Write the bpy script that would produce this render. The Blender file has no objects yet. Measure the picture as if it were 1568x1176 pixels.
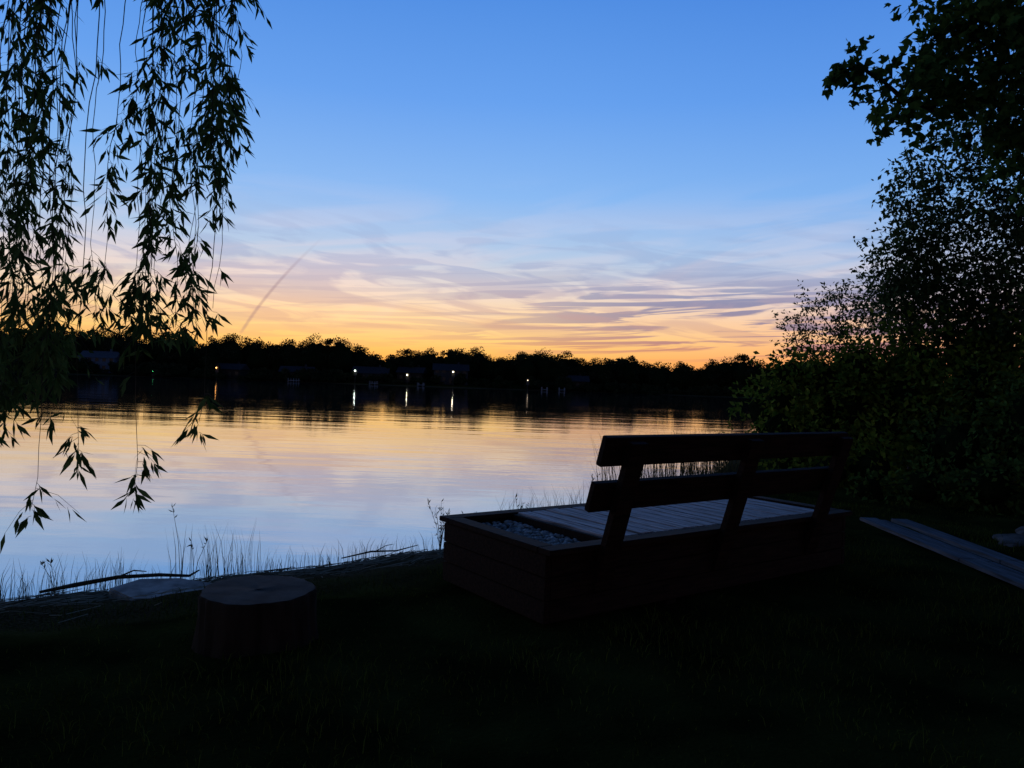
import bpy, bmesh, math, random
import numpy as np
from mathutils import Matrix, Vector

random.seed(7)
rng = np.random.default_rng(11)
scene = bpy.context.scene
scene.view_settings.view_transform = 'Standard'
scene.view_settings.look = 'None'
scene.view_settings.exposure = 0
CAMZ = 1.55
WATER_Z = -0.35

def lin(r, g, b):
    def f(c):
        c /= 255.0
        return c/12.92 if c <= 0.04045 else ((c+0.055)/1.055)**2.4
    return (f(r), f(g), f(b), 1.0)

# ------------------------------------------------------------------ materials
def new_mat(name):
    m = bpy.data.materials.new(name)
    m.use_nodes = True
    nt = m.node_tree
    for n in list(nt.nodes):
        nt.nodes.remove(n)
    out = nt.nodes.new('ShaderNodeOutputMaterial')
    return m, nt, out

def foliage_mat(name, c1, c2, transl=0.3):
    m, nt, out = new_mat(name)
    geo = nt.nodes.new('ShaderNodeNewGeometry')
    ramp = nt.nodes.new('ShaderNodeValToRGB')
    ramp.color_ramp.elements[0].color = (*c1, 1)
    ramp.color_ramp.elements[1].color = (*c2, 1)
    nt.links.new(geo.outputs['Random Per Island'], ramp.inputs['Fac'])
    d = nt.nodes.new('ShaderNodeBsdfDiffuse')
    nt.links.new(ramp.outputs['Color'], d.inputs['Color'])
    if transl <= 0:
        nt.links.new(d.outputs[0], out.inputs['Surface'])
        return m
    t = nt.nodes.new('ShaderNodeBsdfTranslucent')
    nt.links.new(ramp.outputs['Color'], t.inputs['Color'])
    mx = nt.nodes.new('ShaderNodeMixShader')
    mx.inputs[0].default_value = transl
    nt.links.new(d.outputs[0], mx.inputs[1])
    nt.links.new(t.outputs[0], mx.inputs[2])
    nt.links.new(mx.outputs[0], out.inputs['Surface'])
    return m

def noisy_mat(name, c1, c2, scale=5.0, stretch=(1, 1, 1), rough=0.8, bump=0.2, spec=0.3, detail=6.0, bdist=0.01, lo=0.35, hi=0.65):
    m, nt, out = new_mat(name)
    tc = nt.nodes.new('ShaderNodeTexCoord')
    mp = nt.nodes.new('ShaderNodeMapping')
    mp.inputs['Scale'].default_value = stretch
    nz = nt.nodes.new('ShaderNodeTexNoise')
    nz.inputs['Scale'].default_value = scale
    nz.inputs['Detail'].default_value = detail
    ramp = nt.nodes.new('ShaderNodeValToRGB')
    ramp.color_ramp.elements[0].position = lo
    ramp.color_ramp.elements[1].position = hi
    ramp.color_ramp.elements[0].color = (*c1, 1)
    ramp.color_ramp.elements[1].color = (*c2, 1)
    b = nt.nodes.new('ShaderNodeBsdfPrincipled')
    b.inputs['Roughness'].default_value = rough
    b.inputs['Specular IOR Level'].default_value = spec
    bm = nt.nodes.new('ShaderNodeBump')
    bm.inputs['Strength'].default_value = bump
    bm.inputs['Distance'].default_value = bdist
    nt.links.new(tc.outputs['Object'], mp.inputs['Vector'])
    nt.links.new(mp.outputs[0], nz.inputs['Vector'])
    nt.links.new(nz.outputs['Fac'], ramp.inputs['Fac'])
    nt.links.new(ramp.outputs['Color'], b.inputs['Base Color'])
    nt.links.new(nz.outputs['Fac'], bm.inputs['Height'])
    nt.links.new(bm.outputs[0], b.inputs['Normal'])
    nt.links.new(b.outputs[0], out.inputs['Surface'])
    return m

def emit_mat(name, col, s):
    m, nt, out = new_mat(name)
    e = nt.nodes.new('ShaderNodeEmission')
    e.inputs['Color'].default_value = (*col, 1)
    e.inputs['Strength'].default_value = s
    nt.links.new(e.outputs[0], out.inputs['Surface'])
    return m

M_bark = noisy_mat('bark', (0.010, 0.0075, 0.005), (0.034, 0.025, 0.018), 8, (1, 1, 0.25), 0.9, 0.6, spec=0.1)
M_twig = noisy_mat('twig', (0.03, 0.03, 0.015), (0.05, 0.045, 0.025), 30, (1, 1, 1), 0.8, 0.1)
M_willow = foliage_mat('willow_leaf', (0.035, 0.075, 0.018), (0.11, 0.17, 0.05), 0.35)
M_maple = foliage_mat('maple_leaf', (0.032, 0.07, 0.018), (0.09, 0.16, 0.035), 0.35)
M_small = foliage_mat('small_leaf', (0.035, 0.065, 0.02), (0.10, 0.14, 0.05), 0.35)
M_bush = foliage_mat('bush_leaf', (0.04, 0.085, 0.010), (0.18, 0.22, 0.03), 0.2)
M_far = foliage_mat('far_leaf', (0.014, 0.018, 0.009), (0.035, 0.042, 0.02), 0)
M_grass = foliage_mat('grass_blade', (0.022, 0.036, 0.004), (0.095, 0.115, 0.018), 0)
M_reed = foliage_mat('reed_blade', (0.05, 0.055, 0.02), (0.16, 0.13, 0.06), 0)
M_straw = foliage_mat('dead_reed', (0.10, 0.075, 0.045), (0.32, 0.25, 0.17), 0)
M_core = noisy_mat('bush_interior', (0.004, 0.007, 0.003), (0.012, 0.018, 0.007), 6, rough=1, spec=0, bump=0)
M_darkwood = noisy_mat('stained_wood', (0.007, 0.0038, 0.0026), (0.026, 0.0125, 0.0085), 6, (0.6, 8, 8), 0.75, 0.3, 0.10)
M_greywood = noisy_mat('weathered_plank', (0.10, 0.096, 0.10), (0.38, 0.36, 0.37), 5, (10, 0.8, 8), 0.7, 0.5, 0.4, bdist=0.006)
M_walk = noisy_mat('boardwalk_plank', (0.03, 0.034, 0.04), (0.105, 0.115, 0.135), 5, (8, 0.5, 8), 0.7, 0.4, 0.3)
M_stone = foliage_mat('gravel_stone', (0.12, 0.12, 0.12), (0.42, 0.41, 0.40), 0.0)
M_rock = noisy_mat('rock', (0.04, 0.038, 0.035), (0.10, 0.095, 0.09), 5, rough=0.9, bump=0.6)
M_slab = noisy_mat('concrete', (0.10, 0.10, 0.095), (0.28, 0.27, 0.25), 7, rough=0.9, bump=0.5)
M_cut = noisy_mat('cut_wood', (0.014, 0.010, 0.008), (0.055, 0.044, 0.037), 7, (1, 1, 1), 0.85, 0.6, 0.2)
M_drift = noisy_mat('driftwood', (0.03, 0.024, 0.018), (0.08, 0.065, 0.05), 12, (1, 1, 1), 0.85, 0.4)

# ------------------------------------------------------------------ mesh builder (quads)
class QB:
    def __init__(self):
        self.v = []; self.f = []; self.m = []; self.n = 0
    def quads(self, arr, mat=0):
        arr = np.asarray(arr, dtype=np.float64).reshape(-1, 4, 3)
        k = len(arr)
        if k == 0: return
        self.v.append(arr.reshape(-1, 3))
        self.f.append(np.arange(k*4).reshape(-1, 4)+self.n)
        self.m.append(np.full(k, mat)); self.n += k*4
    def indexed(self, verts, faces, mat=0):
        verts = np.asarray(verts, dtype=np.float64).reshape(-1, 3)
        faces = np.asarray(faces, dtype=np.int64).reshape(-1, 4)
        self.v.append(verts); self.f.append(faces+self.n)
        self.m.append(np.full(len(faces), mat)); self.n += len(verts)
    def tube(self, pts, rad, mat=0, sides=6):
        pts = np.asarray(pts, float); n = len(pts)
        rad = np.broadcast_to(np.asarray(rad, float), (n,))
        t = np.gradient(pts, axis=0)
        t /= np.linalg.norm(t, axis=1)[:, None]+1e-9
        ref = np.array([0.31, 0.95, 0.1]) if abs(t[0][2]) > 0.7 else np.array([0.05, 0.1, 1.0])
        a = np.cross(t, ref); a /= np.linalg.norm(a, axis=1)[:, None]+1e-9
        b = np.cross(t, a)
        ang = np.linspace(0, 2*math.pi, sides, endpoint=False)
        ring = pts[:, None, :]+rad[:, None, None]*(a[:, None, :]*np.cos(ang)[None, :, None]+b[:, None, :]*np.sin(ang)[None, :, None])
        i, j = np.meshgrid(np.arange(n-1), np.arange(sides), indexing='ij')
        j2 = (j+1) % sides
        fc = np.stack([i*sides+j, i*sides+j2, (i+1)*sides+j2, (i+1)*sides+j], -1).reshape(-1, 4)
        self.indexed(ring.reshape(-1, 3), fc, mat)
    def obj(self, name, mats, parent=None, smooth=False):
        V = np.concatenate(self.v); F = np.concatenate(self.f); Mi = np.concatenate(self.m)
        me = bpy.data.meshes.new(name)
        me.vertices.add(len(V)); me.vertices.foreach_set('co', V.ravel())
        me.loops.add(len(F)*4); me.loops.foreach_set('vertex_index', F.ravel().astype(np.int32))
        me.polygons.add(len(F))
        me.polygons.foreach_set('loop_start', (np.arange(len(F))*4).astype(np.int32))
        me.polygons.foreach_set('loop_total', np.full(len(F), 4, np.int32))
        me.polygons.foreach_set('material_index', Mi.astype(np.int32))
        if smooth: me.polygons.foreach_set('use_smooth', np.ones(len(F), bool))
        for m in mats: me.materials.append(m)
        me.update(calc_edges=True); me.validate()
        o = bpy.data.objects.new(name, me)
        scene.collection.objects.link(o)
        if parent: o.parent = parent
        return o

def norm(a):
    return a/(np.linalg.norm(a, axis=-1, keepdims=True)+1e-9)

def leaves(P, D, L, W, lobes=False):
    """rhombic leaves with a slight fold; P,D (n,3)"""
    n = len(P)
    D = norm(D)
    R = norm(rng.normal(size=(n, 3)))
    S = norm(np.cross(D, R)); N = np.cross(S, D)
    L = np.broadcast_to(L, (n,))[:, None]; W = np.broadcast_to(W, (n,))[:, None]
    def one(Dv, Sv, l, w):
        tip = P+Dv*l+N*l*0.1*rng.uniform(-1, 1, (n, 1))
        return np.stack([P, P+Dv*l*0.42+Sv*w/2, tip, P+Dv*l*0.42-Sv*w/2], 1)
    if not lobes:
        return one(D, S, L, W)
    a = one(D, S, L, W)
    b = one(norm(D*0.75+S*0.8), norm(S*0.75-D*0.8), L*0.8, W*0.8)
    c = one(norm(D*0.75-S*0.8), norm(S*0.75+D*0.8), L*0.8, W*0.8)
    return np.concatenate([a, b, c])

def box_obj(name, x0, x1, y0, y1, z0, z1, mat, parent=None, bev=0.004, mtx=None):
    bm = bmesh.new()
    bmesh.ops.create_cube(bm, size=1)
    for v in bm.verts:
        v.co = Vector(((x0+x1)/2+v.co.x*(x1-x0), (y0+y1)/2+v.co.y*(y1-y0), (z0+z1)/2+v.co.z*(z1-z0)))
    if bev > 0:
        bmesh.ops.bevel(bm, geom=list(bm.edges), offset=bev, segments=2, affect='EDGES')
    if mtx is not None: bm.transform(mtx)
    me = bpy.data.meshes.new(name); bm.to_mesh(me); bm.free()
    me.materials.append(mat)
    o = bpy.data.objects.new(name, me); scene.collection.objects.link(o)
    if parent: o.parent = parent
    return o

def empty(name, loc=(0, 0, 0), rz=0):
    e = bpy.data.objects.new(name, None)
    e.location = loc; e.rotation_euler = (0, 0, rz)
    scene.collection.objects.link(e)
    return e

# ------------------------------------------------------------------ terrain
SX = [-400, -250, -60, -20, -8, -5.5, -4.1, -2.96, -2.15, -1.24, -0.6, 0.8, 2.5, 5, 11.5, 25, 60, 100, 140]
SY = [300, 60, -5, 2.5, 4.9, 5.7, 6.1, 6.85, 7.2, 8.1, 8.7, 10.3, 13, 18, 34, 62, 130, 400, 900]
def ys(x):
    x = np.asarray(x, float)
    return np.interp(x, SX, SY)+0.10*np.sin(x*2.3)+0.06*np.sin(x*5.1+1)
def inland(x, y):
    s1 = (ys(x)-y)*0.8
    s2 = y-258-3*np.sin(np.asarray(x)*0.05)
    return s1, s2
def height(x, y):
    x = np.asarray(x, float); y = np.asarray(y, float)
    s1, s2 = inland(x, y)
    near = -0.35+np.where(s1 > 0, np.minimum(s1*0.15, 0.35), np.maximum(s1*0.25, -2))
    far = -0.35+np.where(s2 > 0, np.minimum(s2*0.10, 3.0)+np.clip((s2-42)*0.2, 0, 6.5), np.maximum(s2*0.1, -2))
    h = np.maximum(near, far)
    bump = 0.018*np.sin(x*3.1+y*1.3)+0.014*np.sin(x*1.7-y*4.3)+0.01*np.sin(x*8+y*6)
    return h+np.where(s1 > 0, bump*np.clip(s1, 0, 1), 0)

def axis(lo, hi, fine, c0, c1, g=1.13):
    a = list(np.arange(c0, c1, fine))
    s = fine; v = a[-1]
    while v < hi:
        s *= g; v += s; a.append(v)
    s = fine; v = a[0]; pre = []
    while v > lo:
        s *= g; v -= s; pre.append(v)
    return np.array(pre[::-1]+a)
gx = axis(-2500, 2500, 0.2, -7, 9); gy = axis(-2500, 2500, 0.2, 1, 20)
gy = np.unique(np.concatenate([gy, np.arange(250, 345, 3)]))
X, Y = np.meshgrid(gx, gy, indexing='ij')
Z = height(X, Y)
nx, ny = X.shape
b = QB()
i, j = np.meshgrid(np.arange(nx-1), np.arange(ny-1), indexing='ij')
b.indexed(np.stack([X, Y, Z], -1).reshape(-1, 3), np.stack([i*ny+j, (i+1)*ny+j, (i+1)*ny+j+1, i*ny+j+1], -1).reshape(-1, 4))
M_ground, nt, out = new_mat('ground_soil_grass')
tc = nt.nodes.new('ShaderNodeTexCoord'); geo = nt.nodes.new('ShaderNodeNewGeometry')
sep = nt.nodes.new('ShaderNodeSeparateXYZ'); nt.links.new(geo.outputs['Position'], sep.inputs[0])
n1 = nt.nodes.new('ShaderNodeTexNoise'); n1.inputs['Scale'].default_value = 1.4; n1.inputs['Detail'].default_value = 6
n2 = nt.nodes.new('ShaderNodeTexNoise'); n2.inputs['Scale'].default_value = 40; n2.inputs['Detail'].default_value = 5
for n in (n1, n2): nt.links.new(tc.outputs['Object'], n.inputs['Vector'])
r1 = nt.nodes.new('ShaderNodeValToRGB')
r1.color_ramp.elements[0].position = .38; r1.color_ramp.elements[0].color = (0.009, 0.011, 0.003, 1)
r1.color_ramp.elements[1].position = .65; r1.color_ramp.elements[1].color = (0.030, 0.035, 0.008, 1)
nt.links.new(n1.outputs['Fac'], r1.inputs['Fac'])
mr = nt.nodes.new('ShaderNodeMapRange')
mr.inputs['From Min'].default_value = -0.32; mr.inputs['From Max'].default_value = -0.05
mr.inputs['To Min'].default_value = 1; mr.inputs['To Max'].default_value = 0
nt.links.new(sep.outputs['Z'], mr.inputs['Value'])
r2 = nt.nodes.new('ShaderNodeValToRGB')
r2.color_ramp.elements[0].position = .38; r2.color_ramp.elements[0].color = (0.020, 0.015, 0.008, 1)
r2.color_ramp.elements[1].position = .7; r2.color_ramp.elements[1].color = (0.12, 0.09, 0.055, 1)
nt.links.new(n2.outputs['Fac'], r2.inputs['Fac'])
mx = nt.nodes.new('ShaderNodeMixRGB'); nt.links.new(mr.outputs[0], mx.inputs['Fac'])
nt.links.new(r1.outputs[0], mx.inputs[1]); nt.links.new(r2.outputs[0], mx.inputs[2])
pb = nt.nodes.new('ShaderNodeBsdfPrincipled'); pb.inputs['Roughness'].default_value = 1; pb.inputs['Specular IOR Level'].default_value = 0
bp = nt.nodes.new('ShaderNodeBump'); bp.inputs['Strength'].default_value = .8; bp.inputs['Distance'].default_value = .03
nt.links.new(n2.outputs['Fac'], bp.inputs['Height']); nt.links.new(bp.outputs[0], pb.inputs['Normal'])
nt.links.new(mx.outputs[0], pb.inputs['Base Color']); nt.links.new(pb.outputs[0], out.inputs['Surface'])
b.obj('ground', [M_ground], smooth=True)

# ------------------------------------------------------------------ water
M_water, nt, out = new_mat('lake_water')
tc = nt.nodes.new('ShaderNodeTexCoord')
def wnoise(scale, stretch, detail):
    mp = nt.nodes.new('ShaderNodeMapping'); mp.inputs['Scale'].default_value = stretch
    mp.inputs['Rotation'].default_value = (0, 0, 0.12)
    nz = nt.nodes.new('ShaderNodeTexNoise'); nz.inputs['Scale'].default_value = scale; nz.inputs['Detail'].default_value = detail
    nt.links.new(tc.outputs['Object'], mp.inputs['Vector']); nt.links.new(mp.outputs[0], nz.inputs['Vector'])
    return nz
def mth(op, a, bb=None, val=None):
    n = nt.nodes.new('ShaderNodeMath'); n.operation = op
    nt.links.new(a, n.inputs[0])
    if bb is not None: nt.links.new(bb, n.inputs[1])
    if val is not None: n.inputs[1].default_value = val
    return n.outputs[0]
w1 = wnoise(2.2, (0.6, 1.6, 1), 3)
w2 = wnoise(0.35, (0.35, 1.5, 1), 2)
patch = wnoise(0.05, (0.5, 2.0, 1), 3)
pr = nt.nodes.new('ShaderNodeMapRange'); pr.inputs['From Min'].default_value = .40; pr.inputs['From Max'].default_value = .62
pr.inputs['To Min'].default_value = .2; pr.inputs['To Max'].default_value = 1.0
nt.links.new(patch.outputs['Fac'], pr.inputs['Value'])
a1 = mth('MULTIPLY', mth('MULTIPLY', w1.outputs['Fac'], pr.outputs[0]), val=0.0040)
a2 = mth('MULTIPLY', w2.outputs['Fac'], val=0.014)
hsum = mth('ADD', a1, a2)
bp = nt.nodes.new('ShaderNodeBump'); bp.inputs['Strength'].default_value = 1; bp.inputs['Distance'].default_value = 1.0
nt.links.new(hsum, bp.inputs['Height'])
pb = nt.nodes.new('ShaderNodeBsdfPrincipled')
pb.inputs['Base Color'].default_value = (0.008, 0.018, 0.035, 1)
pb.inputs['Roughness'].default_value = 0.03
pb.inputs['IOR'].default_value = 1.33
gl = nt.nodes.new('ShaderNodeBsdfGlossy'); gl.inputs['Roughness'].default_value = 0.03
gl.inputs['Color'].default_value = (0.86, 0.91, 0.97, 1)
mw = nt.nodes.new('ShaderNodeMixShader'); mw.inputs[0].default_value = 0.62
nt.links.new(bp.outputs[0], pb.inputs['Normal']); nt.links.new(bp.outputs[0], gl.inputs['Normal'])
nt.links.new(pb.outputs[0], mw.inputs[1]); nt.links.new(gl.outputs[0], mw.inputs[2])
nt.links.new(mw.outputs[0], out.inputs['Surface'])
b = QB()
b.quads([[(-900, -40, WATER_Z), (500, -40, WATER_Z), (500, 420, WATER_Z), (-900, 420, WATER_Z)]])
b.obj('lake_water', [M_water])

# ------------------------------------------------------------------ far shore trees
HX = np.array([-900, -784, -600, -520, -480, -420, -360, -290, -240, -215, -160, -90, -55, -35, 20, 80, 105, 160, 210, 250, 285, 330, 370, 395, 500, 900])*0.2348
HP = np.array([64, 66, 68, 62, 54, 66, 54, 68, 62, 40, 49, 53, 66, 46, 57, 55, 43, 54, 43, 48, 38, 58, 57, 47, 60, 60])*0.2348*1.04+1.9-0.35
b = QB()
def ball(c, r, seg=7, mat=1):
    th = np.linspace(0, math.pi, seg); ph = np.linspace(0, 2*math.pi, seg+2)
    T, Pp = np.meshgrid(th, ph, indexing='ij')
    v = np.stack([np.sin(T)*np.cos(Pp)*r[0], np.sin(T)*np.sin(Pp)*r[1], np.cos(T)*r[2]], -1)
    v *= (1+0.18*np.sin(3*Pp+c[0])*np.sin(T)+0.12*np.sin(5*T+c[1]))[..., None]
    v += np.array(c)
    a, bb = v.shape[:2]
    ii, jj = np.meshgrid(np.arange(a-1), np.arange(bb-1), indexing='ij')
    return v.reshape(-1, 3), np.stack([ii*bb+jj, (ii+1)*bb+jj, (ii+1)*bb+jj+1, ii*bb+jj+1], -1).reshape(-1, 4)
x = -215.0
trees = []
while x < 150:
    w = rng.uniform(2.8, 6.5)
    trees.append((x, rng.uniform(270, 284), w, rng.uniform(0.86, 1.04)))
    if rng.random() < 0.75: trees.append((x+rng.uniform(-2, 2), rng.uniform(284, 300), w*1.2, rng.uniform(0.74, 0.92)))
    x += w*rng.uniform(0.55, 0.95)
for k in range(190):   # lakeside shrubs
    xx = rng.uniform(-210, 140)
    trees.append((xx, rng.uniform(260.5, 264), rng.uniform(1.5, 3.4), rng.uniform(0.12, 0.36)))
for (tx, ty, w, f) in trees:
    H = float(np.interp(tx*277/max(ty, 1)*0.98, HX, HP))*f*ty/272
    g = float(height(tx, ty))
    top = H-0.35            # world height of the crown top
    cw = w
    ch = max(top-g, 1.2)    # tree height above its own ground
    b.tube([(tx, ty, g-0.3), (tx+0.2, ty, g+ch*0.5)], [0.35, 0.18], 1, 5)
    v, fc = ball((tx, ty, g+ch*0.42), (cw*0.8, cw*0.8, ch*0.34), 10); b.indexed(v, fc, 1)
    for q in range(12):
        # clumps fill a dome: high in the middle, lower to the sides
        u_ = rng.normal()*0.5; u2 = rng.normal()*0.5
        rad = min(math.hypot(u_, u2*0.5), 1.15)
        rr = cw*rng.uniform(0.26, 0.46)*(1.0 if ch > 5 else 0.8)
        dome = ch*(1.0-0.34*rad**2)-rr*0.9
        zf = dome*(1.0 if q < 5 else rng.uniform(0.25, 0.9))
        n = int(60*rr)+12
        d = norm(rng.normal(size=(n, 3)))
        P = np.array([tx+u_*cw, ty+u2*cw, g+zf])+d*rr*rng.uniform(0.45, 1.12, (n, 1))*np.array([1, 1, 0.85])
        s = rng.uniform(0.3, 0.7, n)
        b.quads(leaves(P, rng.normal(size=(n, 3)), s, s*0.75), 0)
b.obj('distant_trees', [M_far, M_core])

# ------------------------------------------------------------------ far shore houses, docks and lamps
M_win = noisy_mat('dark_window', (0.01, 0.012, 0.015), (0.02, 0.022, 0.025), 2, rough=0.3, bump=0, spec=0.3)
M_warm = emit_mat('lit_window', (1.0, 0.45, 0.12), 0.5)
M_roof = noisy_mat('shingle_roof', (0.012, 0.014, 0.018), (0.025, 0.028, 0.034), 3, rough=0.9, spec=0.1)
M_roofb = noisy_mat('slate_roof', (0.035, 0.045, 0.06), (0.06, 0.075, 0.095), 3, rough=0.8, spec=0.1)
def house(name, x, y, w, d, h, rz, wall, roof, lit=()):
    g = float(height(x, y))
    e = empty(name, (x, y, g), rz)
    box_obj('walls', -w/2, w/2, -d/2, d/2, -0.5, h, wall, e, 0.02)
    rh = d*0.30; ov = 0.5
    bm = bmesh.new()
    pts = [(-w/2-ov, -d/2-ov, h-0.02), (w/2+ov, -d/2-ov, h-0.02), (w/2+ov, d/2+ov, h-0.02), (-w/2-ov, d/2+ov, h-0.02), (-w/2-ov, 0, h+rh), (w/2+ov, 0, h+rh)]
    vs = [bm.verts.new(p) for p in pts]
    for f in [(0, 1, 5, 4), (2, 3, 4, 5), (0, 4, 3), (1, 2, 5), (3, 2, 1, 0)]: bm.faces.new([vs[q] for q in f])
    me = bpy.data.meshes.new('roof'); bm.to_mesh(me); bm.free(); me.materials.append(roof)
    o = bpy.data.objects.new('roof', me); scene.collection.objects.link(o); o.parent = e
    box_obj('chimney', w*0.2, w*0.2+0.7, 0.6, 1.3, h+0.4, h+rh+0.8, wall, e, 0.02)
    nwin = max(3, int(w/2.4))
    for q in range(nwin):
        cx = -w/2+(q+0.5)*w/nwin
        for st in range(2 if h > 4 else 1):
            z = 1.0+2.6*st
            if q == nwin//2 and st == 0:
                box_obj('door', cx-0.5, cx+0.5, -d/2-0.06, -d/2+0.02, 0.05, 2.15, M_win, e, 0.01)
            else:
                box_obj('window', cx-0.55, cx+0.55, -d/2-0.06, -d/2+0.02, z, z+1.2, M_warm if (q, st) in lit else M_win, e, 0.01)
wl1 = noisy_mat('siding_blue', (0.04, 0.065, 0.11), (0.07, 0.10, 0.15), 2)
wl2 = noisy_mat('siding_brown', (0.018, 0.014, 0.012), (0.032, 0.026, 0.022), 2, spec=0.1)
wl3 = noisy_mat('siding_grey', (0.022, 0.024, 0.027), (0.038, 0.042, 0.048), 2, spec=0.1)
house('lake_house', -146, 267, 12, 8, 4.9, 0.1, wl1, M_roofb)
house('lake_house', -100, 267, 10, 7, 3.0, -0.1, wl2, M_roof, lit=((0, 0),))
house('lake_house', -76, 266, 11, 7, 2.8, 0.1, wl3, M_roof)
house('lake_house', -50, 267, 12, 8, 2.8, 0.0, wl3, M_roof)
house('lake_house', -36, 269, 9, 7, 3.2, -0.1, wl2, M_roof)
house('lake_house', -22, 268, 12, 8, 4.6, 0.1, wl3, M_roof)
house('lake_house', 22, 269, 10, 7, 2.8, 0.0, wl2, M_roof)
M_dockw = noisy_mat('dock_pale', (0.12, 0.12, 0.13), (0.2, 0.2, 0.22), 2)
for (dx, dl) in ((-74, 7), (-47, 6), (-31, 5), (11, 8), (17, 5)):
    e = empty('lake_dock', (dx, 258, 0))
    box_obj('deck', -1, 1, -dl, 1, 0.05, 0.2, M_dockw, e, 0.01)
    for q in (-0.9, 0.9):
        for p in (-dl+0.3, -dl/2, -0.5):
            box_obj('post', q-0.08, q+0.08, p-0.08, p+0.08, -2.0, 0.9, M_dockw, e, 0.01)
M_pole = noisy_mat('lamp_pole', (0.03, 0.03, 0.03), (0.05, 0.05, 0.05), 3)
def lamp(name, x, y, z, col, s, r):
    g = float(height(x, y))
    e = empty(name, (x, y, g))
    box_obj('pole', -0.07, 0.07, -0.07, 0.07, -0.5, z-g-r, M_pole, e, 0.01)
    box_obj('arm', -0.05, 0.05, -0.5, 0.07, z-g+r+0.02, z-g+r+0.12, M_pole, e, 0.01)
    box_obj('hood', -0.55, 0.55, 0.10, 0.16, z-g-1.6, z-g+r+0.4, M_pole, e, 0.01)
    bm = bmesh.new(); bmesh.ops.create_icosphere(bm, subdivisions=1, radius=r)
    bm.transform(Matrix.Translation((0, -0.45, z-g)))
    me = bpy.data.meshes.new('bulb'); bm.to_mesh(me); bm.free(); me.materials.append(emit_mat('bulb_'+name, col, s))
    o = bpy.data.objects.new('bulb', me); scene.collection.objects.link(o); o.parent = e
lamp('street_lamp', -54.2, 259.2, 4.2, (0.9, 1.0, 0.85), 20, 0.24)
lamp('street_lamp', -36.2, 259.2, 3.4, (1.0, 0.85, 0.55), 20, 0.22)
lamp('street_lamp', -20.4, 259.2, 5.0, (1.0, 0.82, 0.55), 20, 0.24)
lamp('street_lamp', 5.4, 259.2, 3.0, (1.0, 0.75, 0.45), 5, 0.18)
lamp('street_lamp', -124, 259.2, 1.6, (0.1, 1.0, 0.3), 9, 0.24)
lamp('street_lamp', -121, 259.2, 1.7, (1.0, 0.15, 0.06), 5, 0.20)
lamp('street_lamp', -102, 259.2, 3.6, (1.0, 0.42, 0.10), 7, 0.24)

# ------------------------------------------------------------------ trees
def grow(name, base, fork, clumps, L, W, dens, mats, trunk_r=0.2, lobes=False, droop=0.0, core=0.0, limb_r=0.05, twig_r=0.006, seed_leaf=0.25):
    b = QB()
    base = np.array(base, float); fork = np.array(fork, float)
    tt = np.linspace(0, 1, 7)[:, None]
    mid = (base+fork)/2+np.array([0.15, 0.1, 0])
    tr = (1-tt)**2*base+2*tt*(1-tt)*mid+tt**2*fork
    b.tube(tr, trunk_r*np.linspace(1.25, 0.6, 7), 1, 10)
    nodes = [fork, tr[4]]
    cl = sorted(clumps, key=lambda c: np.linalg.norm(np.array(c[:3])-fork))
    for c in cl:
        p = np.array(c[:3], float); r = c[3]
        dd = [np.linalg.norm(p-q)+0.35*np.linalg.norm(q-fork) for q in nodes]
        q = nodes[int(np.argmin(dd))]
        ln = np.linalg.norm(p-q)
        s = np.linspace(0, 1, 7)[:, None]
        ctrl = (p+q)/2+rng.normal(size=3)*ln*0.05+np.array([0, 0, 0.08*ln])
        path = (1-s)**2*q+2*s*(1-s)*ctrl+s**2*p
        far = np.linalg.norm(p-fork)
        r0 = limb_r*(0.25+1.0/(1+far*0.7)); b.tube(path, np.linspace(r0, r0*0.45, 7), 1, 6)
        nodes.append(p)
        n = int(dens*r*r); nt_ = max(6, n//9)
        d = norm(rng.normal(size=(nt_, 3))+np.array([0, 0, -droop]))
        lens = r*rng.uniform(0.55, 1.15, nt_)
        st = p+rng.normal(size=(nt_, 3))*r*0.28
        for k in range(nt_):
            e = st[k]+d[k]*lens[k]; m = (st[k]+e)/2+rng.normal(size=3)*0.08*r
            e = e+np.array([0, 0, -droop*0.15*lens[k]])
            if twig_r > 0 and k % 2 == 0: b.tube([st[k], m, e], [twig_r, twig_r*0.7, twig_r*0.3], 1, 3)
            nl = 9
            t = rng.uniform(seed_leaf, 1.05, (nl, 1))
            P = (1-t)**2*st[k]+2*t*(1-t)*m+t**2*e+rng.normal(size=(nl, 3))*L*0.45
            D = d[k]*0.6+rng.normal(size=(nl, 3))*0.8+np.array([0, 0, -0.35-droop])
            sc = rng.uniform(0.65, 1.15, nl)
            b.quads(leaves(P, D, L*sc, W*sc, lobes), 0)
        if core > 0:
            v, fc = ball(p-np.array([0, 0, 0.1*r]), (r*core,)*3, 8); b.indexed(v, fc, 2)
    return b.obj(name, mats)

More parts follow.
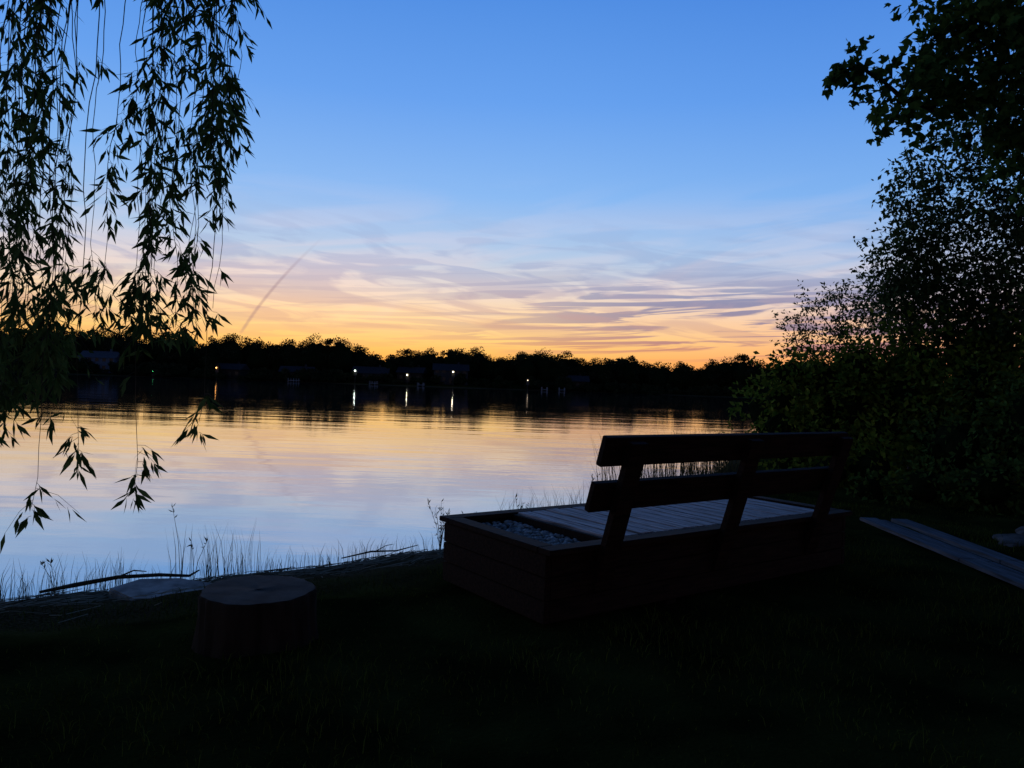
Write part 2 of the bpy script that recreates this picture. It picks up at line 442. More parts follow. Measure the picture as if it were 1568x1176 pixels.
maple = [(3.80, 9.0, 5.40, .24), (4.02, 9.0, 5.52, .28), (4.28, 9.1, 5.42, .32), (4.54, 9.0, 5.14, .42), (4.40, 8.9, 4.80, .26),
         (4.92, 9.1, 5.60, .5), (5.10, 9.2, 6.1, .5), (4.94, 9.0, 5.0, .42), (5.5, 9.1, 5.9, .8), (5.64, 9.0, 5.2, .7), (6.1, 9, 5.5, 1.0),
         (5.7, 9.4, 6.8, .8), (6.4, 9.2, 6.6, 1.0), (6.9, 9.0, 5.2, 1.0), (7.3, 8.8, 6.2, 1.1), (6.6, 9, 7.8, 1.2), (8.2, 8.8, 7.2, 1.3),
         (8.4, 8.6, 5.6, 1.2), (7.6, 9.8, 8.4, 1.3), (6.6, 7.2, 6.4, 1.1), (7.4, 6.4, 5.6, 1.1), (5.9, 9.0, 4.65, .5), (6.5, 8.9, 4.5, .7), (8.6, 7.0, 6.8, 1.4),
         (6.9, 9.0, 4.2, .7), (6.0, 8.8, 6.1, .8)]
grow('maple_tree', (8.6, 8.6, -0.1), (8.2, 8.7, 3.9), maple, 0.125, 0.078, 580, [M_maple, M_bark], 0.28, True, limb_r=0.06)

pop = [(7.36, 14, 5.81, .45), (7.22, 14.2, 5.19, .45), (7.10, 14, 4.46, .5), (6.86, 14.1, 3.96, .42), (8.0, 14, 4.97, .8), (8.04, 14.3, 3.88, .9),
       (7.75, 14, 5.6, .45), (7.6, 14, 4.5, .6), (7.5, 14.2, 4.0, .6),
       (9.0, 14, 4.16, 1.0), (8.96, 14, 5.25, .8), (8.57, 14.2, 6.0, .5), (9.3, 14, 6.5, .7), (7.69, 14, 3.4, .75), (7.0, 14, 3.45, .5), (7.9, 13.8, 6.4, .4),
       (9.8, 14, 7.6, 1.0), (10.4, 14, 5.2, 1.2), (10.6, 14, 6.8, 1.2), (10.2, 14, 3.6, 1.2), (8.8, 14.2, 7.3, .7), (8.6, 13.8, 3.2, 0.9), (9.4, 14, 4.9, .7),
       (8.3, 14, 2.7, .8), (9.3, 14, 3.1, .9), (7.4, 14.1, 2.9, .6)]
grow('poplar_tree', (9.4, 14.3, -0.1), (9.2, 14.2, 3.0), pop, 0.115, 0.058, 1850, [M_small, M_bark], 0.16, False, 0.15, limb_r=0.028, twig_r=0.004)

feather = [(5.95, 16, 2.98, .38), (6.35, 16, 3.41, .42), (6.9, 16, 3.68, .38), (7.4, 16, 3.4, .6), (6.75, 15.9, 2.9, .5), (6.05, 16, 2.57, .42), (7.2, 16, 2.5, .7),
           (7.9, 16, 3.2, .6), (6.6, 16, 2.2, .6), (7.6, 16, 3.8, .5), (8.2, 16, 3.8, .6)]
grow('serviceberry_tree', (7.9, 16.2, -0.1), (7.8, 16.1, 2.2), feather, 0.09, 0.042, 1600, [M_small, M_bark], 0.07, False, 0.1, limb_r=0.022, twig_r=0.005, seed_leaf=0.3)

bush = [(5.18, 14, 1.95, .45), (5.02, 14, 1.46, .42), (4.97, 13.8, .97, .5), (5.8, 14, 1.85, .7), (5.7, 13.8, .95, .85), (6.5, 14, 2.1, .75), (6.6, 13.6, 1.0, 1.0),
        (7.5, 14, 2.1, 1.0), (7.6, 13.4, .9, 1.1), (8.7, 14, 2.4, 1.1), (8.8, 13.2, 1, 1.2), (10, 13.6, 2, 1.5), (5.1, 13.6, .45, .5), (5.4, 12.6, .3, .5),
        (11.8, 13.4, 2.2, 1.8), (10.0, 12.0, .8, 1.1), (6.0, 12.4, .45, .6), (6.1, 13.6, 1.4, .7), (7.0, 13.4, 1.6, .8), (8.2, 13.2, 1.8, .9), (9.4, 13, 1.9, 1.0)]
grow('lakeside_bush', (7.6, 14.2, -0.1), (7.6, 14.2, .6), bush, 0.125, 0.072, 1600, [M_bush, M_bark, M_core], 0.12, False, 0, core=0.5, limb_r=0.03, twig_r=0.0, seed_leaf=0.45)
low = [(6.1, 11.0, .30, .45), (6.8, 10.6, .4, .55), (7.7, 10.4, .5, .7), (8.6, 10.0, .7, .8), (9.6, 9.8, 1.1, 1.0), (6.9, 11.6, .9, .7), (8.0, 11.4, 1.3, .9), (5.5, 11.4, .15, .35)]
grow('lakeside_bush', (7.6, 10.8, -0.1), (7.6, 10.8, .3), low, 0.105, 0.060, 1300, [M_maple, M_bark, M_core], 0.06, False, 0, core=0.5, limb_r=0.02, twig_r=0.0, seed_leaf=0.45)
bank = [(9+q*2.1, 26+q*4.4+rng.uniform(-1, 1)*0.5, 1.0+rng.uniform(0, 0.6), rng.uniform(1.2, 1.8)) for q in range(9)]
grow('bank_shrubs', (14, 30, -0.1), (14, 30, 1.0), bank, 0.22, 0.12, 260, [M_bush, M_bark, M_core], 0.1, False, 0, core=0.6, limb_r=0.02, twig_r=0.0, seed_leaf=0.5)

# unseen trees added behind and beside the viewer to darken ground and bench
cr = [(rng.normal()*2.0, rng.normal()*2.0, 6+rng.normal()*1.4, rng.uniform(1.2, 1.9)) for _ in range(14)]
shade_tree = grow('added_shade_tree', (0, 0, -0.2), (0.2, 0, 3.6), cr, 0.45, 0.34, 70, [M_maple, M_bark], 0.35, False, limb_r=0.12, twig_r=0.0)
shade_tree.location = (4.0, -4.0, 0)
for (ox, oy, rz, sc) in ((10, -2.5, 2.5, 1.0), (12.5, 4.0, 4.4, 1.05)):
    o = shade_tree.copy(); o.name = 'added_shade_tree'; o.location = (ox, oy, 0); o.rotation_euler = (0, 0, rz); o.scale = (sc,)*3
    scene.collection.objects.link(o)

# ------------------------------------------------------------------ weeping willow
b = QB()
tr = np.array([(-6.2, 1.6, -0.1), (-6.1, 1.7, 1.2), (-5.8, 1.8, 2.6), (-5.2, 2.0, 3.8), (-4.3, 2.3, 4.7)])
b.tube(tr, [.42, .34, .3, .22, .16], 1, 12)
limbs = [[(-4.3, 2.3, 4.7), (-3.2, 2.7, 4.9), (-2.1, 3.0, 4.6), (-1.2, 3.2, 4.2)],
         [(-4.3, 2.3, 4.7), (-3.4, 3.2, 4.8), (-2.5, 3.6, 4.5), (-1.7, 3.7, 4.1)],
         [(-4.3, 2.3, 4.7), (-3.2, 2.0, 5.1), (-2.0, 1.8, 5.0), (-1.0, 1.6, 4.7)],
         [(-5.2, 2.0, 3.8), (-4.4, 2.9, 4.3), (-3.4, 3.5, 4.4), (-2.6, 3.6, 4.1)],
         [(-5.2, 2.0, 3.8), (-6.4, 2.8, 4.8), (-7.2, 3.2, 4.9), (-8.0, 3.4, 4.4)],
         [(-5.8, 1.8, 2.6), (-6.0, 0.8, 4.3), (-5.6, -0.4, 5.2), (-5.0, -1.4, 5.2)]]
for l in limbs: b.tube(l, [.12, .08, .05, .025], 1, 7)

def strand(x, y, zb, ztop=4.2, bare=(), fill=1.0, xtop=None):
    n = 30
    z = np.linspace(ztop, zb+0.06, n)
    xt = x+0.06 if xtop is None else xtop
    f = np.linspace(0, 1, n)
    px = xt+(x-xt)*f**0.6+0.014*np.sin(f*9+x*20)+0.010*np.sin(f*27+y*9)+0.004*np.sin(f*70+x*50)
    py = y+0.02*np.sin(f*7+x*9)
    pts = np.stack([px, py, z], -1)
    b.tube(pts, np.linspace(0.0034, 0.0011, n), 2, 3)
    zz = zb
    ph = rng.uniform(0, 6); fr = rng.uniform(6, 11)
    while zz < ztop-0.1:
        if any(a < zz < c for a, c in bare):
            if rng.random() < 0.10:
                dens = 0.15
            else:
                zz += 0.04; continue
        dens = 0.36+0.95*math.sin(zz*fr+ph)
        if zz-zb < 0.22: dens = 1
        zz += rng.uniform(0.016, 0.030)
        if rng.random() > dens*fill: continue
        fi = np.interp(-zz, -z, f)
        c = np.array([np.interp(fi, f, px), np.interp(fi, f, py), zz])
        a = rng.uniform(0, 2*math.pi)
        out_ = np.array([math.cos(a), math.sin(a), 0])
        tl = rng.uniform(0.02, 0.10) if zz-zb > 0.05 else 0.02
        if rng.random() < 0.14: tl *= 1.9
        e = c+out_*tl*0.8+np.array([0, 0, -tl*rng.uniform(0.2, 1.0)])
        b.tube([c, (c+e)/2+np.array([0, 0, tl*0.12]), e], [0.001, 0.0009, 0.0006], 2, 3)
        nl = rng.integers(3, 7)
        t = rng.uniform(0.2, 1, (nl, 1))
        P = c+(e-c)*t
        D = out_*0.45+rng.normal(size=(nl, 3))*0.42+np.array([0, 0, -0.95])
        sc = rng.uniform(0.5, 1.15, nl)
        b.quads(leaves(P, D, 0.080*sc, 0.0165*sc), 0)

S = [(-2.22, 3.3, 1.275, ()), (-1.83, 2.9, .95, ((1.10, 1.50),)), (-1.97, 3.2, 1.32, ()), (-2.16, 3.6, 1.50, ((2.9, 3.5),)),
     (-1.62, 2.8, 1.16, ((1.33, 1.75), (2.2, 3.6))), (-1.98, 3.5, 1.72, ((2.1, 2.9),)), (-1.69, 3.1, 1.76, ()), (-1.436, 2.9, 1.03, ((1.33, 1.62),)),
     (-1.59, 3.2, 1.72, ()), (-1.67, 3.5, 1.70, ()), (-1.365, 3.0, 1.67, ()), (-1.47, 3.4, 1.73, ()), (-1.20, 2.9, 1.30, ((1.45, 1.72), (1.95, 2.3))),
     (-1.25, 3.1, 1.76, ((1.80, 2.3),)), (-1.355, 3.4, 2.24, ()), (-1.19, 3.0, 2.50, ()), (-1.27, 3.3, 2.62, ()), (-1.24, 3.15, 2.35, ((2.6, 2.8),)),
     (-2.02, 3.1, 1.62, ()), (-2.12, 3.25, 1.42, ()), (-2.0, 3.0, 1.66, ()), (-1.94, 3.05, 1.40, ((2.3, 3.0),)), (-2.3, 3.5, 1.35, ()), (-1.80, 2.95, 1.98, ((2.2, 2.9),)),
     (-1.52, 3.05, 1.80, ()), (-1.44, 3.15, 2.2, ()), (-1.33, 3.05, 1.85, ()), (-1.55, 3.0, 2.45, ()), (-1.32, 3.2, 2.3, ()),
     (-2.2, 3.15, 1.35, ()), (-2.45, 3.6, 1.2, ()), (-1.40, 3.3, 1.70, ()), (-2.08, 3.2, 2.2, ()),
     (-2.0, 3.25, 1.5, ((2.3, 3.4),)), (-2.1, 3.05, 1.36, ((2.0, 3.4),)), (-2.25, 3.3, 1.4, ()), (-2.05, 3.4, 1.45, ((2.0, 3.4),)), (-2.2, 3.4, 1.55, ()), (-2.3, 3.3, 1.4, ()),
     (-1.48, 3.05, 1.73, ()), (-1.45, 3.0, 1.72, ((2.2, 3.4),)), (-1.55, 3.05, 1.75, ((2.2, 3.4),)), (-1.92, 3.1, 1.62, ((2.2, 3.4),)), (-1.22, 3.05, 2.42, ())]
for (x, y, zb, bare) in S: strand(x, y, zb, 4.15+rng.uniform(0, 0.3), bare)
for k in range(60):
    x = rng.uniform(-7.5, -2.6); y = rng.uniform(2.6, 4.2)
    if x > -0.78*y: x = -0.8*y-rng.uniform(0, 2)
    strand(x, y, rng.uniform(1.0, 2.2), 4.6, (), 0.8)
for k in range(40):
    strand(rng.uniform(-5.5, -0.8), rng.uniform(-1.5, 1.6), rng.uniform(2.7, 3.6), 4.9, (), 0.8)
b.obj('willow_tree', [M_willow, M_bark, M_twig])

# ------------------------------------------------------------------ platform bench
BX, BY = 0.291, 4.79
RZ = math.radians(36)
pb_ = empty('park_bench', (BX, BY, 0), RZ)
LT, DP, HT = 3.38, 1.25, 0.50
for k in range(3):
    z0 = 0.03+k*0.148; z1 = z0+0.142
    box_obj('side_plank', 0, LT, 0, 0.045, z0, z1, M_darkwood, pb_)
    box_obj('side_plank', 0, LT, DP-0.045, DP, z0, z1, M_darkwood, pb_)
    box_obj('end_plank', -0.047, -0.002, -0.002, DP+0.002, z0, z1, M_darkwood, pb_)
    box_obj('end_plank', LT+0.002, LT+0.047, -0.002, DP+0.002, z0, z1, M_darkwood, pb_)
box_obj('rim_cap', -0.06, LT+0.06, -0.06, 0.07, 0.475, 0.512, M_darkwood, pb_)
box_obj('rim_cap', -0.06, 0.07, 0.073, DP-0.073, 0.475, 0.512, M_darkwood, pb_)
box_obj('rim_cap', -0.06, LT+0.06, DP-0.07, DP+0.06, 0.475, 0.512, M_darkwood, pb_)
box_obj('rim_cap', LT-0.07, LT+0.06, 0.073, DP-0.073, 0.475, 0.512, M_darkwood, pb_)
box_obj('divider', 0.545, 0.585, 0.073, DP-0.073, 0.30, 0.50, M_darkwood, pb_)
t = 0.59
while t+0.135 < LT-0.07:
    dz = rng.uniform(-0.003, 0.003)
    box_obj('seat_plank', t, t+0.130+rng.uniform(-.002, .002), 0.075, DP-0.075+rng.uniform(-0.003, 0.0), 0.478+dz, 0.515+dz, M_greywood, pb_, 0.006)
    t += 0.144
g = QB()
box_obj('gravel_base', 0.05, 0.54, 0.05, DP-0.05, 0.30, 0.415, M_rock, pb_)
for k in range(900):
    c = np.array([rng.uniform(0.085, 0.53), rng.uniform(0.085, DP-0.085), 0.415+rng.uniform(0, 0.035)])
    r = rng.uniform(0.010, 0.026)
    v, fc = ball((0, 0, 0), (r*rng.uniform(.8, 1.4), r*rng.uniform(.7, 1.1), r*rng.uniform(.5, .8)), 5)
    a = rng.uniform(0, 6.28); ca, sa = math.cos(a), math.sin(a)
    v = np.stack([v[:, 0]*ca-v[:, 1]*sa, v[:, 0]*sa+v[:, 1]*ca, v[:, 2]+v[:, 0]*rng.uniform(-.4, .4)], -1)+c
    g.indexed(v, fc, 0)
g.obj('gravel', [M_stone], pb_)
SL = math.atan(0.31)
def lean(y0, z0):
    return Matrix.Translation((0, y0, z0)) @ Matrix.Rotation(SL, 4, 'X')
for t in (0.44, 1.66, 2.87):
    box_obj('backrest_post', t-0.075, t+0.075, -0.060, -0.004, 0.0, 1.06, M_darkwood, pb_, 0.004, lean(0.045, 0.20))
c_ = math.cos(SL)
def board(nm, za, zb):
    box_obj(nm, 0.19, 2.955, 0.0, 0.05, (za-0.20)/c_, (zb-0.20)/c_, M_darkwood, pb_, 0.006, lean(0.045, 0.20))
board('backrest_top_board', 1.045, 1.235)
board('backrest_lower_board', 0.742, 0.935)
for t in (0.30, 1.2, 2.2, 3.1):
    box_obj('foot_post', t-0.05, t+0.05, 0.05, 0.14, -0.1, 0.47, M_darkwood, pb_)

# ------------------------------------------------------------------ stump
g = QB()
na = 96
sx, sy, sh, sr = -1.465, 4.45, 0.285, 0.325
ang = np.linspace(0, 2*math.pi, na, endpoint=False)
lob = 1+0.03*np.sin(3*ang+1)+0.018*np.sin(7*ang)+0.012*np.sin(17*ang)
prof = [(-0.06, 1.10), (0.03, 1.04), (0.10, 1.01), (0.2, 1.0), (sh-0.012, 0.995), (sh, 0.97), (sh+0.002, 0.8), (sh-0.002, 0.6), (sh+0.001, 0.4), (sh-0.004, 0.2), (sh-0.004, 0.004)]
V = []
for q, (z, rr) in enumerate(prof):
    l = lob if z <= sh-0.01 else 1+(lob-1)*rr
    bark = (1+0.018*np.sin(29*ang+z*9)+0.012*np.sin(41*ang-z*14)) if q < 5 else 1
    V.append(np.stack([np.cos(ang)*sr*rr*l*bark, np.sin(ang)*sr*rr*l*bark, np.full(na, z)+(0.003*np.sin(ang*2) if q > 4 else 0)], -1))
V = np.concatenate(V)+np.array([sx, sy, 0])
ii, jj = np.meshgrid(np.arange(len(prof)-1), np.arange(na), indexing='ij')
F = np.stack([ii*na+jj, ii*na+(jj+1) % na, (ii+1)*na+(jj+1) % na, (ii+1)*na+jj], -1)
g.indexed(V, F[:5].reshape(-1, 4), 0)
g.indexed(V, F[5:].reshape(-1, 4), 1)
g.obj('tree_stump', [M_bark, M_cut], smooth=False)

# ------------------------------------------------------------------ boardwalk, rocks, slab, driftwood
bw = empty('boardwalk', (4.20, 4.9, -0.04), math.radians(-2.0))
for k, (x0, x1) in enumerate(((0, 0.20), (0.26, 0.32), (0.38, 0.58))):
    y = 0
    while y < 4.4:
        ln = 2.2
        box_obj('deck_board', x0, x1, y, y+ln-0.01, 0.055-0.02*(k == 1), 0.095-0.02*(k == 1), M_walk, bw, 0.005)
        y += ln
for y in (0.2, 1.3, 2.0, 2.5, 3.4, 4.2):
    box_obj('joist', 0.02, 0.56, y, y+0.08, -0.04, 0.03, M_darkwood, bw)
def rock(x, y, r, nm='shore_rock'):
    bm = bmesh.new(); bmesh.ops.create_icosphere(bm, subdivisions=3, radius=1)
    s1 = rng.uniform(0, 6)
    for v in bm.verts:
        n = 1+0.16*math.sin(3*v.co.x+s1)+0.12*math.sin(4*v.co.y+2*v.co.z+s1)+0.05*math.sin(9*v.co.x+7*v.co.z)
        v.co = Vector((v.co.x*r*1.5*n, v.co.y*r*n, v.co.z*r*0.45*n))
    me = bpy.data.meshes.new(nm); bm.to_mesh(me); bm.free(); me.materials.append(M_rock)
    o = bpy.data.objects.new(nm, me); o.location = (x, y, float(height(x, y))+r*0.05); o.rotation_euler = (0, 0, s1); scene.collection.objects.link(o)
for (x, y, r) in ((5.6, 8.3, .17), (6.2, 8.9, .16), (5.35, 8.0, .09), (6.9, 9.0, .2)): rock(x, y, r)
bm = bmesh.new()
pts = [(-3.24, 6.14), (-2.90, 5.86), (-2.44, 5.92), (-2.42, 6.34), (-2.80, 6.46), (-3.10, 6.38)]
lo_ = [bm.verts.new((x, y, -0.42)) for x, y in pts]; hi_ = [bm.verts.new((x, y, -0.235+0.005*k)) for k, (x, y) in enumerate(pts)]
bm.faces.new(hi_); bm.faces.new(lo_[::-1])
for q in range(6): bm.faces.new([lo_[q], lo_[(q+1) % 6], hi_[(q+1) % 6], hi_[q]])
bmesh.ops.bevel(bm, geom=list(bm.edges), offset=0.012, segments=2, affect='EDGES')
me = bpy.data.meshes.new('concrete_slab'); bm.to_mesh(me); bm.free(); me.materials.append(M_slab)
o = bpy.data.objects.new('concrete_slab', me); scene.collection.objects.link(o)
g = QB()
g.tube([(-3.85, 6.22, -.31), (-3.62, 6.32, -.27), (-3.35, 6.50, -.24), (-3.05, 6.62, -.24), (-2.80, 6.66, -.25), (-2.72, 6.68, -.20)], [.012, .020, .017, .016, .012, .006], 0, 8)
g.tube([(-3.35, 6.50, -.24), (-3.24, 6.55, -.19), (-3.12, 6.53, -.19)], [.009, .007, .004], 0, 6)
g.obj('driftwood_branch', [M_drift], smooth=True)
g = QB()
g.tube([(-1.65, 7.55, -.26), (-1.4, 7.80, -.24), (-1.15, 7.9, -.245), (-.95, 8.1, -.22)], [.006, .010, .008, .004], 0, 7)
g.tube([(-1.35, 7.82, -.235), (-1.27, 7.92, -.20), (-1.2, 7.96, -.19)], [.005, .004, .003], 0, 6)
g.obj('driftwood_branch', [M_drift], smooth=True)

# ------------------------------------------------------------------ grass
def in_bench(x, y):
    dx, dy = x-BX, y-BY
    u = dx*math.cos(RZ)+dy*math.sin(RZ); v = -dx*math.sin(RZ)+dy*math.cos(RZ)
    return (u > -0.08) & (u < LT+0.08) & (v > -0.08) & (v < DP+0.08)
def blades(g, x, y, h, w, leanv, mat=0):
    n = len(x); z = height(x, y)-0.01
    a = rng.uniform(0, 6.28, n); s = np.stack([np.cos(a), np.sin(a), np.zeros(n)], -1)
    l = norm(rng.normal(size=(n, 3)))*leanv; l[:, 2] = 0
    p0 = np.stack([x, y, z], -1); h = np.asarray(h)[:, None]; w = np.asarray(w)[:, None]
    p1 = p0+l*h*0.35+np.array([0, 0, 1])*h*0.6; p2 = p0+l*h+np.array([0, 0, 1])*h*(1-0.25*leanv)
    V = np.stack([p0-s*w/2, p0+s*w/2, p1+s*w*0.4, p1-s*w*0.4, p2+s*w*0.08, p2-s*w*0.08], 1).reshape(-1, 3)
    k = np.arange(n)[:, None]*6
    F = np.concatenate([k+np.array([[0, 1, 2, 3]]), k+np.array([[3, 2, 4, 5]])])
    g.indexed(V, F, mat)
g = QB()
N = 110000
x = rng.uniform(-6.5, 8, N); y = rng.uniform(2.0, 13, N)
s1, _ = inland(x, y)
pn = np.sin(x*2.1+y*1.1)+np.sin(x*0.9-y*2.7)+0.7*np.sin(x*5+y*3.3)
st = (np.hypot(x-sx, y-sy) < 0.36) | ((x > 4.1) & (x < 5.05) & (y > 4.8) & (y < 9.6)) | ((x > -3.3) & (x < -2.42) & (y > 5.8) & (y < 6.5))
dirt = (x > -1.9) & (x < 0.3) & (s1 < 1.6)
keep = (s1 > 0.03) & ~in_bench(x, y) & ~st & ((s1 > 0.9) | (rng.random(N) < 0.35)) & (rng.random(N) < 0.75+0.25*pn) & (~dirt | (rng.random(N) < 0.25))
x, y, s1, pn = x[keep], y[keep], s1[keep], pn[keep]
hh = rng.uniform(0.02, 0.065, len(x))*(1+0.4*pn.clip(-1, 1))
hh *= np.where(rng.random(len(x)) < 0.03, 2.0, 1.0)
blades(g, x, y, hh, rng.uniform(0.0025, 0.0055, len(x)), 0.7)
g.obj('grass', [M_grass])

g = QB()
n = 1100
x = rng.uniform(-6, 0.4, n); y = ys(x)-np.abs(rng.normal(size=n))*0.55-0.08
a = rng.normal(size=n)*0.5+0.6
ln = rng.uniform(0.05, 0.32, n)*0.5; dx = np.cos(a)*ln; dy = np.sin(a)*ln
wv = rng.uniform(0.002, 0.005, n); ox, oy = -np.sin(a)*wv, np.cos(a)*wv
zz1 = height(x-dx, y-dy)+0.012+rng.uniform(0, .01, n); zz2 = height(x+dx, y+dy)+0.012+rng.uniform(0, .03, n)
g.quads(np.stack([np.stack([x-dx-ox, y-dy-oy, zz1], -1), np.stack([x-dx+ox, y-dy+oy, zz1+.003], -1), np.stack([x+dx+ox, y+dy+oy, zz2+.003], -1), np.stack([x+dx-ox, y+dy-oy, zz2], -1)], 1))
g.obj('dead_reed_litter', [M_straw])

g = QB()
def shore_pts(n, x0, x1, o0, o1):
    x = rng.uniform(x0, x1, n); return x, ys(x)+rng.uniform(o0, o1, n)
x, y = shore_pts(700, -6.5, 0.2, -0.35, 0.12); blades(g, x, y, rng.uniform(0.06, 0.24, len(x))+0.03, rng.uniform(.003, .006, len(x)), 0.3)
x, y = shore_pts(170, -4.6, -3.2, -0.2, 0.25); blades(g, x, y, rng.uniform(0.15, 0.40, len(x)), rng.uniform(.003, .006, len(x)), 0.25)
x, y = shore_pts(80, -2.95, -2.35, -0.2, 0.15); blades(g, x, y, rng.uniform(0.2, 0.6, len(x)), rng.uniform(.003, .006, len(x)), 0.2)
x, y = shore_pts(90, -2.35, -1.3, -0.2, 0.10); blades(g, x, y, rng.uniform(0.1, 0.3, len(x)), rng.uniform(.003, .006, len(x)), 0.3)
x, y = shore_pts(260, -0.2, 1.5, -0.5, 0.15); blades(g, x, y, rng.uniform(0.2, 0.65, len(x)), rng.uniform(.003, .007, len(x)), 0.3)
x, y = shore_pts(760, 1.3, 5.2, -1.0, 0.3); blades(g, x, y, rng.uniform(0.4, 1.30, len(x)), rng.uniform(.005, .012, len(x)), 0.25)
x, y = shore_pts(1200, 0.0, 5.4, -1.6, 0.1); blades(g, x, y, rng.uniform(0.1, 0.4, len(x)), rng.uniform(.005, .010, len(x)), 0.4)
g.obj('shore_reeds', [M_reed])

def weed(name, x, y, h, nb=5, leafy=True):
    g = QB(); z = float(height(x, y))
    for k in range(nb):
        a = rng.uniform(0, 6.28); sp = rng.uniform(0.05, 0.28)
        hh = h*rng.uniform(0.6, 1.0)
        p = np.array([(x, y, z), (x+math.cos(a)*sp*.3*h, y+math.sin(a)*sp*.3*h, z+hh*.5), (x+math.cos(a)*sp*h, y+math.sin(a)*sp*h, z+hh)])
        g.tube(p, [.004, .003, .0015], 0, 4)
        n = 16 if leafy else 8
        t = rng.uniform(0.3 if leafy else 0.8, 1, (n, 1)); P = p[0]*(1-t)**2+2*t*(1-t)*p[1]+t*t*p[2]
        g.quads(leaves(P, rng.normal(size=(n, 3))*0.6+np.array([0, 0, 0.9]), 0.055*rng.uniform(.5, 1.2, n), 0.012), 0)
    g.obj(name, [M_reed])
weed('tall_weed', -0.72, 8.2, 0.62, 6)
weed('tall_weed', -0.42, 8.6, 0.45, 5)
weed('tall_weed', 0.15, 9.2, 0.5, 5)
weed('tall_weed', 1.2, 10.4, 0.7, 5)
weed('dead_reed_stem', -2.98, 6.9, 1.05, 1, False)
weed('dead_reed_stem', -2.86, 6.9, 0.55, 2, False)
weed('dead_reed_stem', -3.8, 6.35, 0.4, 2, False)
weed('dead_reed_stem', 3.4, 14.6, 1.1, 4, False)

# ------------------------------------------------------------------ world: dusk sky
w = bpy.data.worlds.new('World'); scene.world = w; w.use_nodes = True
try:
    w.cycles.sampling_method = 'MANUAL'; w.cycles.sample_map_resolution = 512
except Exception: pass
nt = w.node_tree
for n in list(nt.nodes): nt.nodes.remove(n)
out = nt.nodes.new('ShaderNodeOutputWorld')
tc = nt.nodes.new('ShaderNodeTexCoord'); sep = nt.nodes.new('ShaderNodeSeparateXYZ')
nt.links.new(tc.outputs['Generated'], sep.inputs[0])
def M(op, a, b_=None, clamp=False):
    n = nt.nodes.new('ShaderNodeMath'); n.operation = op; n.use_clamp = clamp
    for q, s in enumerate((a, b_)):
        if s is None: continue
        if isinstance(s, (int, float)): n.inputs[q].default_value = s
        else: nt.links.new(s, n.inputs[q])
    return n.outputs[0]
def sm(v, a, c, t0=0.0, t1=1.0):
    n = nt.nodes.new('ShaderNodeMapRange'); n.interpolation_type = 'SMOOTHSTEP'
    n.inputs['From Min'].default_value = a; n.inputs['From Max'].default_value = c
    n.inputs['To Min'].default_value = t0; n.inputs['To Max'].default_value = t1
    nt.links.new(v, n.inputs['Value']); return n.outputs[0]
def ramp(v, pts):
    n = nt.nodes.new('ShaderNodeValToRGB'); cr_ = n.color_ramp
    cr_.elements[0].position = pts[0][0]; cr_.elements[0].color = lin(*pts[0][1])
    cr_.elements[1].position = pts[-1][0]; cr_.elements[1].color = lin(*pts[-1][1])
    for p, c in pts[1:-1]:
        e = cr_.elements.new(p); e.color = lin(*c)
    nt.links.new(v, n.inputs['Fac']); return n.outputs[0]
def mix(f, a, c):
    n = nt.nodes.new('ShaderNodeMixRGB')
    if isinstance(f, float): n.inputs[0].default_value = f
    else: nt.links.new(f, n.inputs[0])
    for q, s in ((1, a), (2, c)):
        if isinstance(s, tuple): n.inputs[q].default_value = s
        else: nt.links.new(s, n.inputs[q])
    return n.outputs[0]
ZX, ZY, ZZ = sep.outputs
el = M('MAXIMUM', ZZ, 0.0)
az = M('ARCTAN2', ZX, ZY)
rL = ramp(el, [(0, (252, 148, 68)), (.035, (255, 188, 96)), (.06, (255, 210, 132)), (.09, (254, 216, 168)), (.125, (226, 215, 210)), (.165, (178, 202, 230)),
               (.24, (134, 184, 242)), (.35, (100, 160, 238)), (.46, (78, 141, 226)), (.62, (52, 95, 170)), (1, (20, 42, 90))])
rR = ramp(el, [(0, (248, 118, 80)), (.035, (255, 160, 102)), (.06, (255, 186, 130)), (.09, (246, 198, 168)), (.125, (208, 200, 210)), (.165, (165, 191, 229)),
               (.24, (124, 176, 239)), (.35, (92, 152, 233)), (.46, (70, 132, 221)), (.62, (50, 92, 166)), (1, (20, 42, 90))])
col = mix(sm(az, -0.05, 0.55), rL, rR)
def cnoise(sx_, sy_, tilt, scale, detail, dist, off=0.0):
    s = M('SUBTRACT', el, M('MULTIPLY', az, tilt))
    cx = nt.nodes.new('ShaderNodeCombineXYZ')
    nt.links.new(M('MULTIPLY', az, sx_), cx.inputs[0]); nt.links.new(M('MULTIPLY', s, sy_), cx.inputs[1]); cx.inputs[2].default_value = off
    nz = nt.nodes.new('ShaderNodeTexNoise'); nz.inputs['Scale'].default_value = scale; nz.inputs['Detail'].default_value = detail; nz.inputs['Distortion'].default_value = dist
    nt.links.new(cx.outputs[0], nz.inputs['Vector']); return nz.outputs['Fac']
c1 = M('MULTIPLY', sm(cnoise(2.2, 14, 0.12, 1.5, 6, 1.0, 1.7), .42, .62), M('MULTIPLY', sm(el, .06, .11), sm(el, .28, .16)))
col = mix(M('MULTIPLY', c1, 0.52), col, ramp(el, [(0, (255, 212, 155)), (.08, (255, 224, 186)), (.13, (240, 216, 208)), (.18, (204, 208, 230)), (.3, (160, 190, 238)), (1, (160, 190, 230))]))
c2 = M('MULTIPLY', sm(cnoise(2.4, 36, 0.04, 1.7, 7, 1.7, 5.2), .45, .56), M('MULTIPLY', sm(el, .030, .055), sm(el, .17, .11)))
c2 = M('MULTIPLY', c2, sm(az, -0.20, 0.25, 0.22, 1.0))
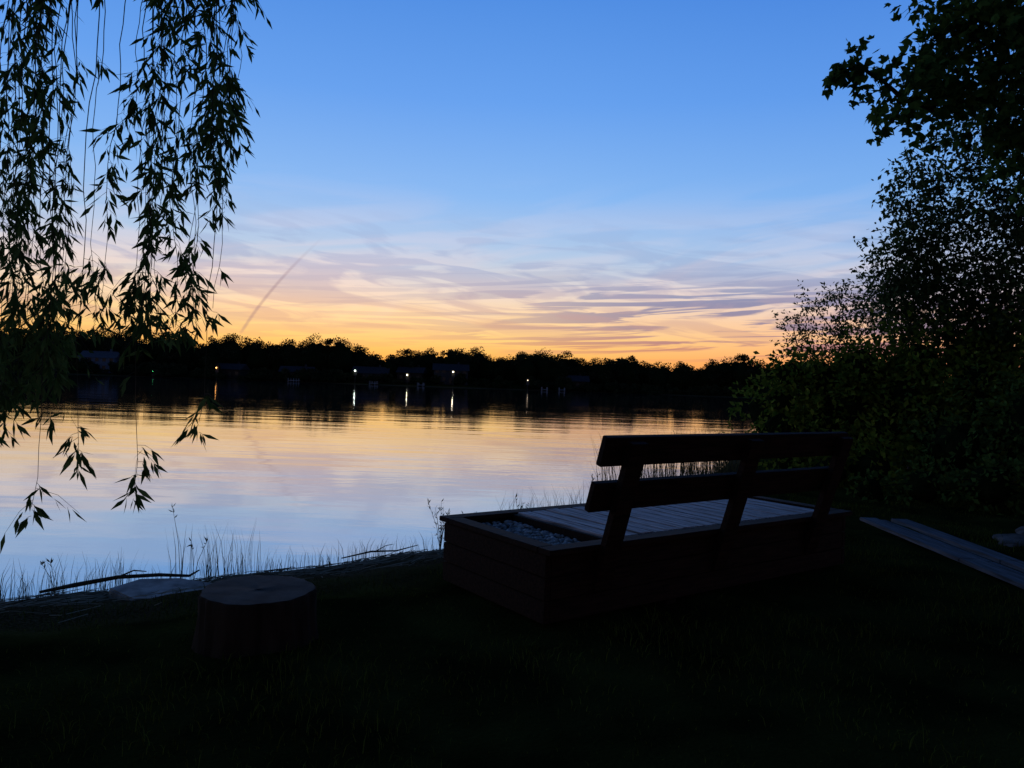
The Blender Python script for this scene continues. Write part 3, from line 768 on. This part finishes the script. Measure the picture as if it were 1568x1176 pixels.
col = mix(M('MULTIPLY', c2, 0.88), col, ramp(el, [(0, (210, 108, 92)), (.05, (188, 120, 118)), (.08, (138, 122, 150)), (.13, (116, 134, 180)), (1, (120, 140, 180))]))
c3 = M('MULTIPLY', sm(cnoise(4.0, 24, -0.12, 1.2, 7, 2.0, 9.1), .46, .60), M('MULTIPLY', sm(el, .05, .08), sm(el, .24, .13)))
col = mix(M('MULTIPLY', c3, 0.46), col, ramp(el, [(0, (214, 136, 100)), (.08, (202, 156, 144)), (.15, (140, 160, 204)), (1, (120, 150, 200))]))
ln_ = M('ADD', -0.344, M('ADD', M('MULTIPLY', M('SUBTRACT', el, 0.060), 0.55), M('MULTIPLY', M('POWER', M('SUBTRACT', M('MAXIMUM', el, 0.061), 0.060), 2.0), 1.9)))
dist_ = M('ABSOLUTE', M('SUBTRACT', az, ln_))
ct = M('MULTIPLY', sm(dist_, 0.0038, 0.0004), M('MULTIPLY', sm(el, .045, .06), sm(el, .19, .10)))
col = mix(M('MULTIPLY', ct, 0.40), col, lin(125, 100, 125))
dim = sm(ZY, -0.55, 0.55, 0.34, 1.0)
below = sm(ZZ, -0.05, 0.0, 0.15, 1.0)
mul = M('MULTIPLY', dim, below)
bg = nt.nodes.new('ShaderNodeBackground'); nt.links.new(col, bg.inputs['Color']); nt.links.new(mul, bg.inputs['Strength'])
sky = nt.nodes.new('ShaderNodeTexSky'); sky.sky_type = 'NISHITA'; sky.sun_disc = False
sky.sun_elevation = math.radians(0.5); sky.sun_rotation = math.radians(-14)
bg2 = nt.nodes.new('ShaderNodeBackground'); nt.links.new(sky.outputs[0], bg2.inputs['Color']); bg2.inputs['Strength'].default_value = 0.01
ad = nt.nodes.new('ShaderNodeAddShader'); nt.links.new(bg.outputs[0], ad.inputs[0]); nt.links.new(bg2.outputs[0], ad.inputs[1])
nt.links.new(ad.outputs[0], out.inputs['Surface'])

sl = bpy.data.lights.new('sun', 'SUN'); sl.energy = 0.03; sl.angle = math.radians(3); sl.color = (1, 0.6, 0.35)
so = bpy.data.objects.new('sun', sl); scene.collection.objects.link(so)
so.rotation_euler = Vector((math.sin(math.radians(-14)), math.cos(math.radians(-14)), 0.01)).to_track_quat('Z', 'Y').to_euler()

# ------------------------------------------------------------------ camera
cd = bpy.data.cameras.new('camera'); cam = bpy.data.objects.new('camera', cd); scene.collection.objects.link(cam)
cd.sensor_width = 36; cd.lens = 36*1150/1568; cd.clip_start = 0.05; cd.clip_end = 6000
cam.matrix_world = Matrix.Translation((0, 0, CAMZ)) @ Matrix.Rotation(math.pi/2, 4, 'X') @ Matrix.Rotation(0.035, 4, 'Z')
scene.camera = cam
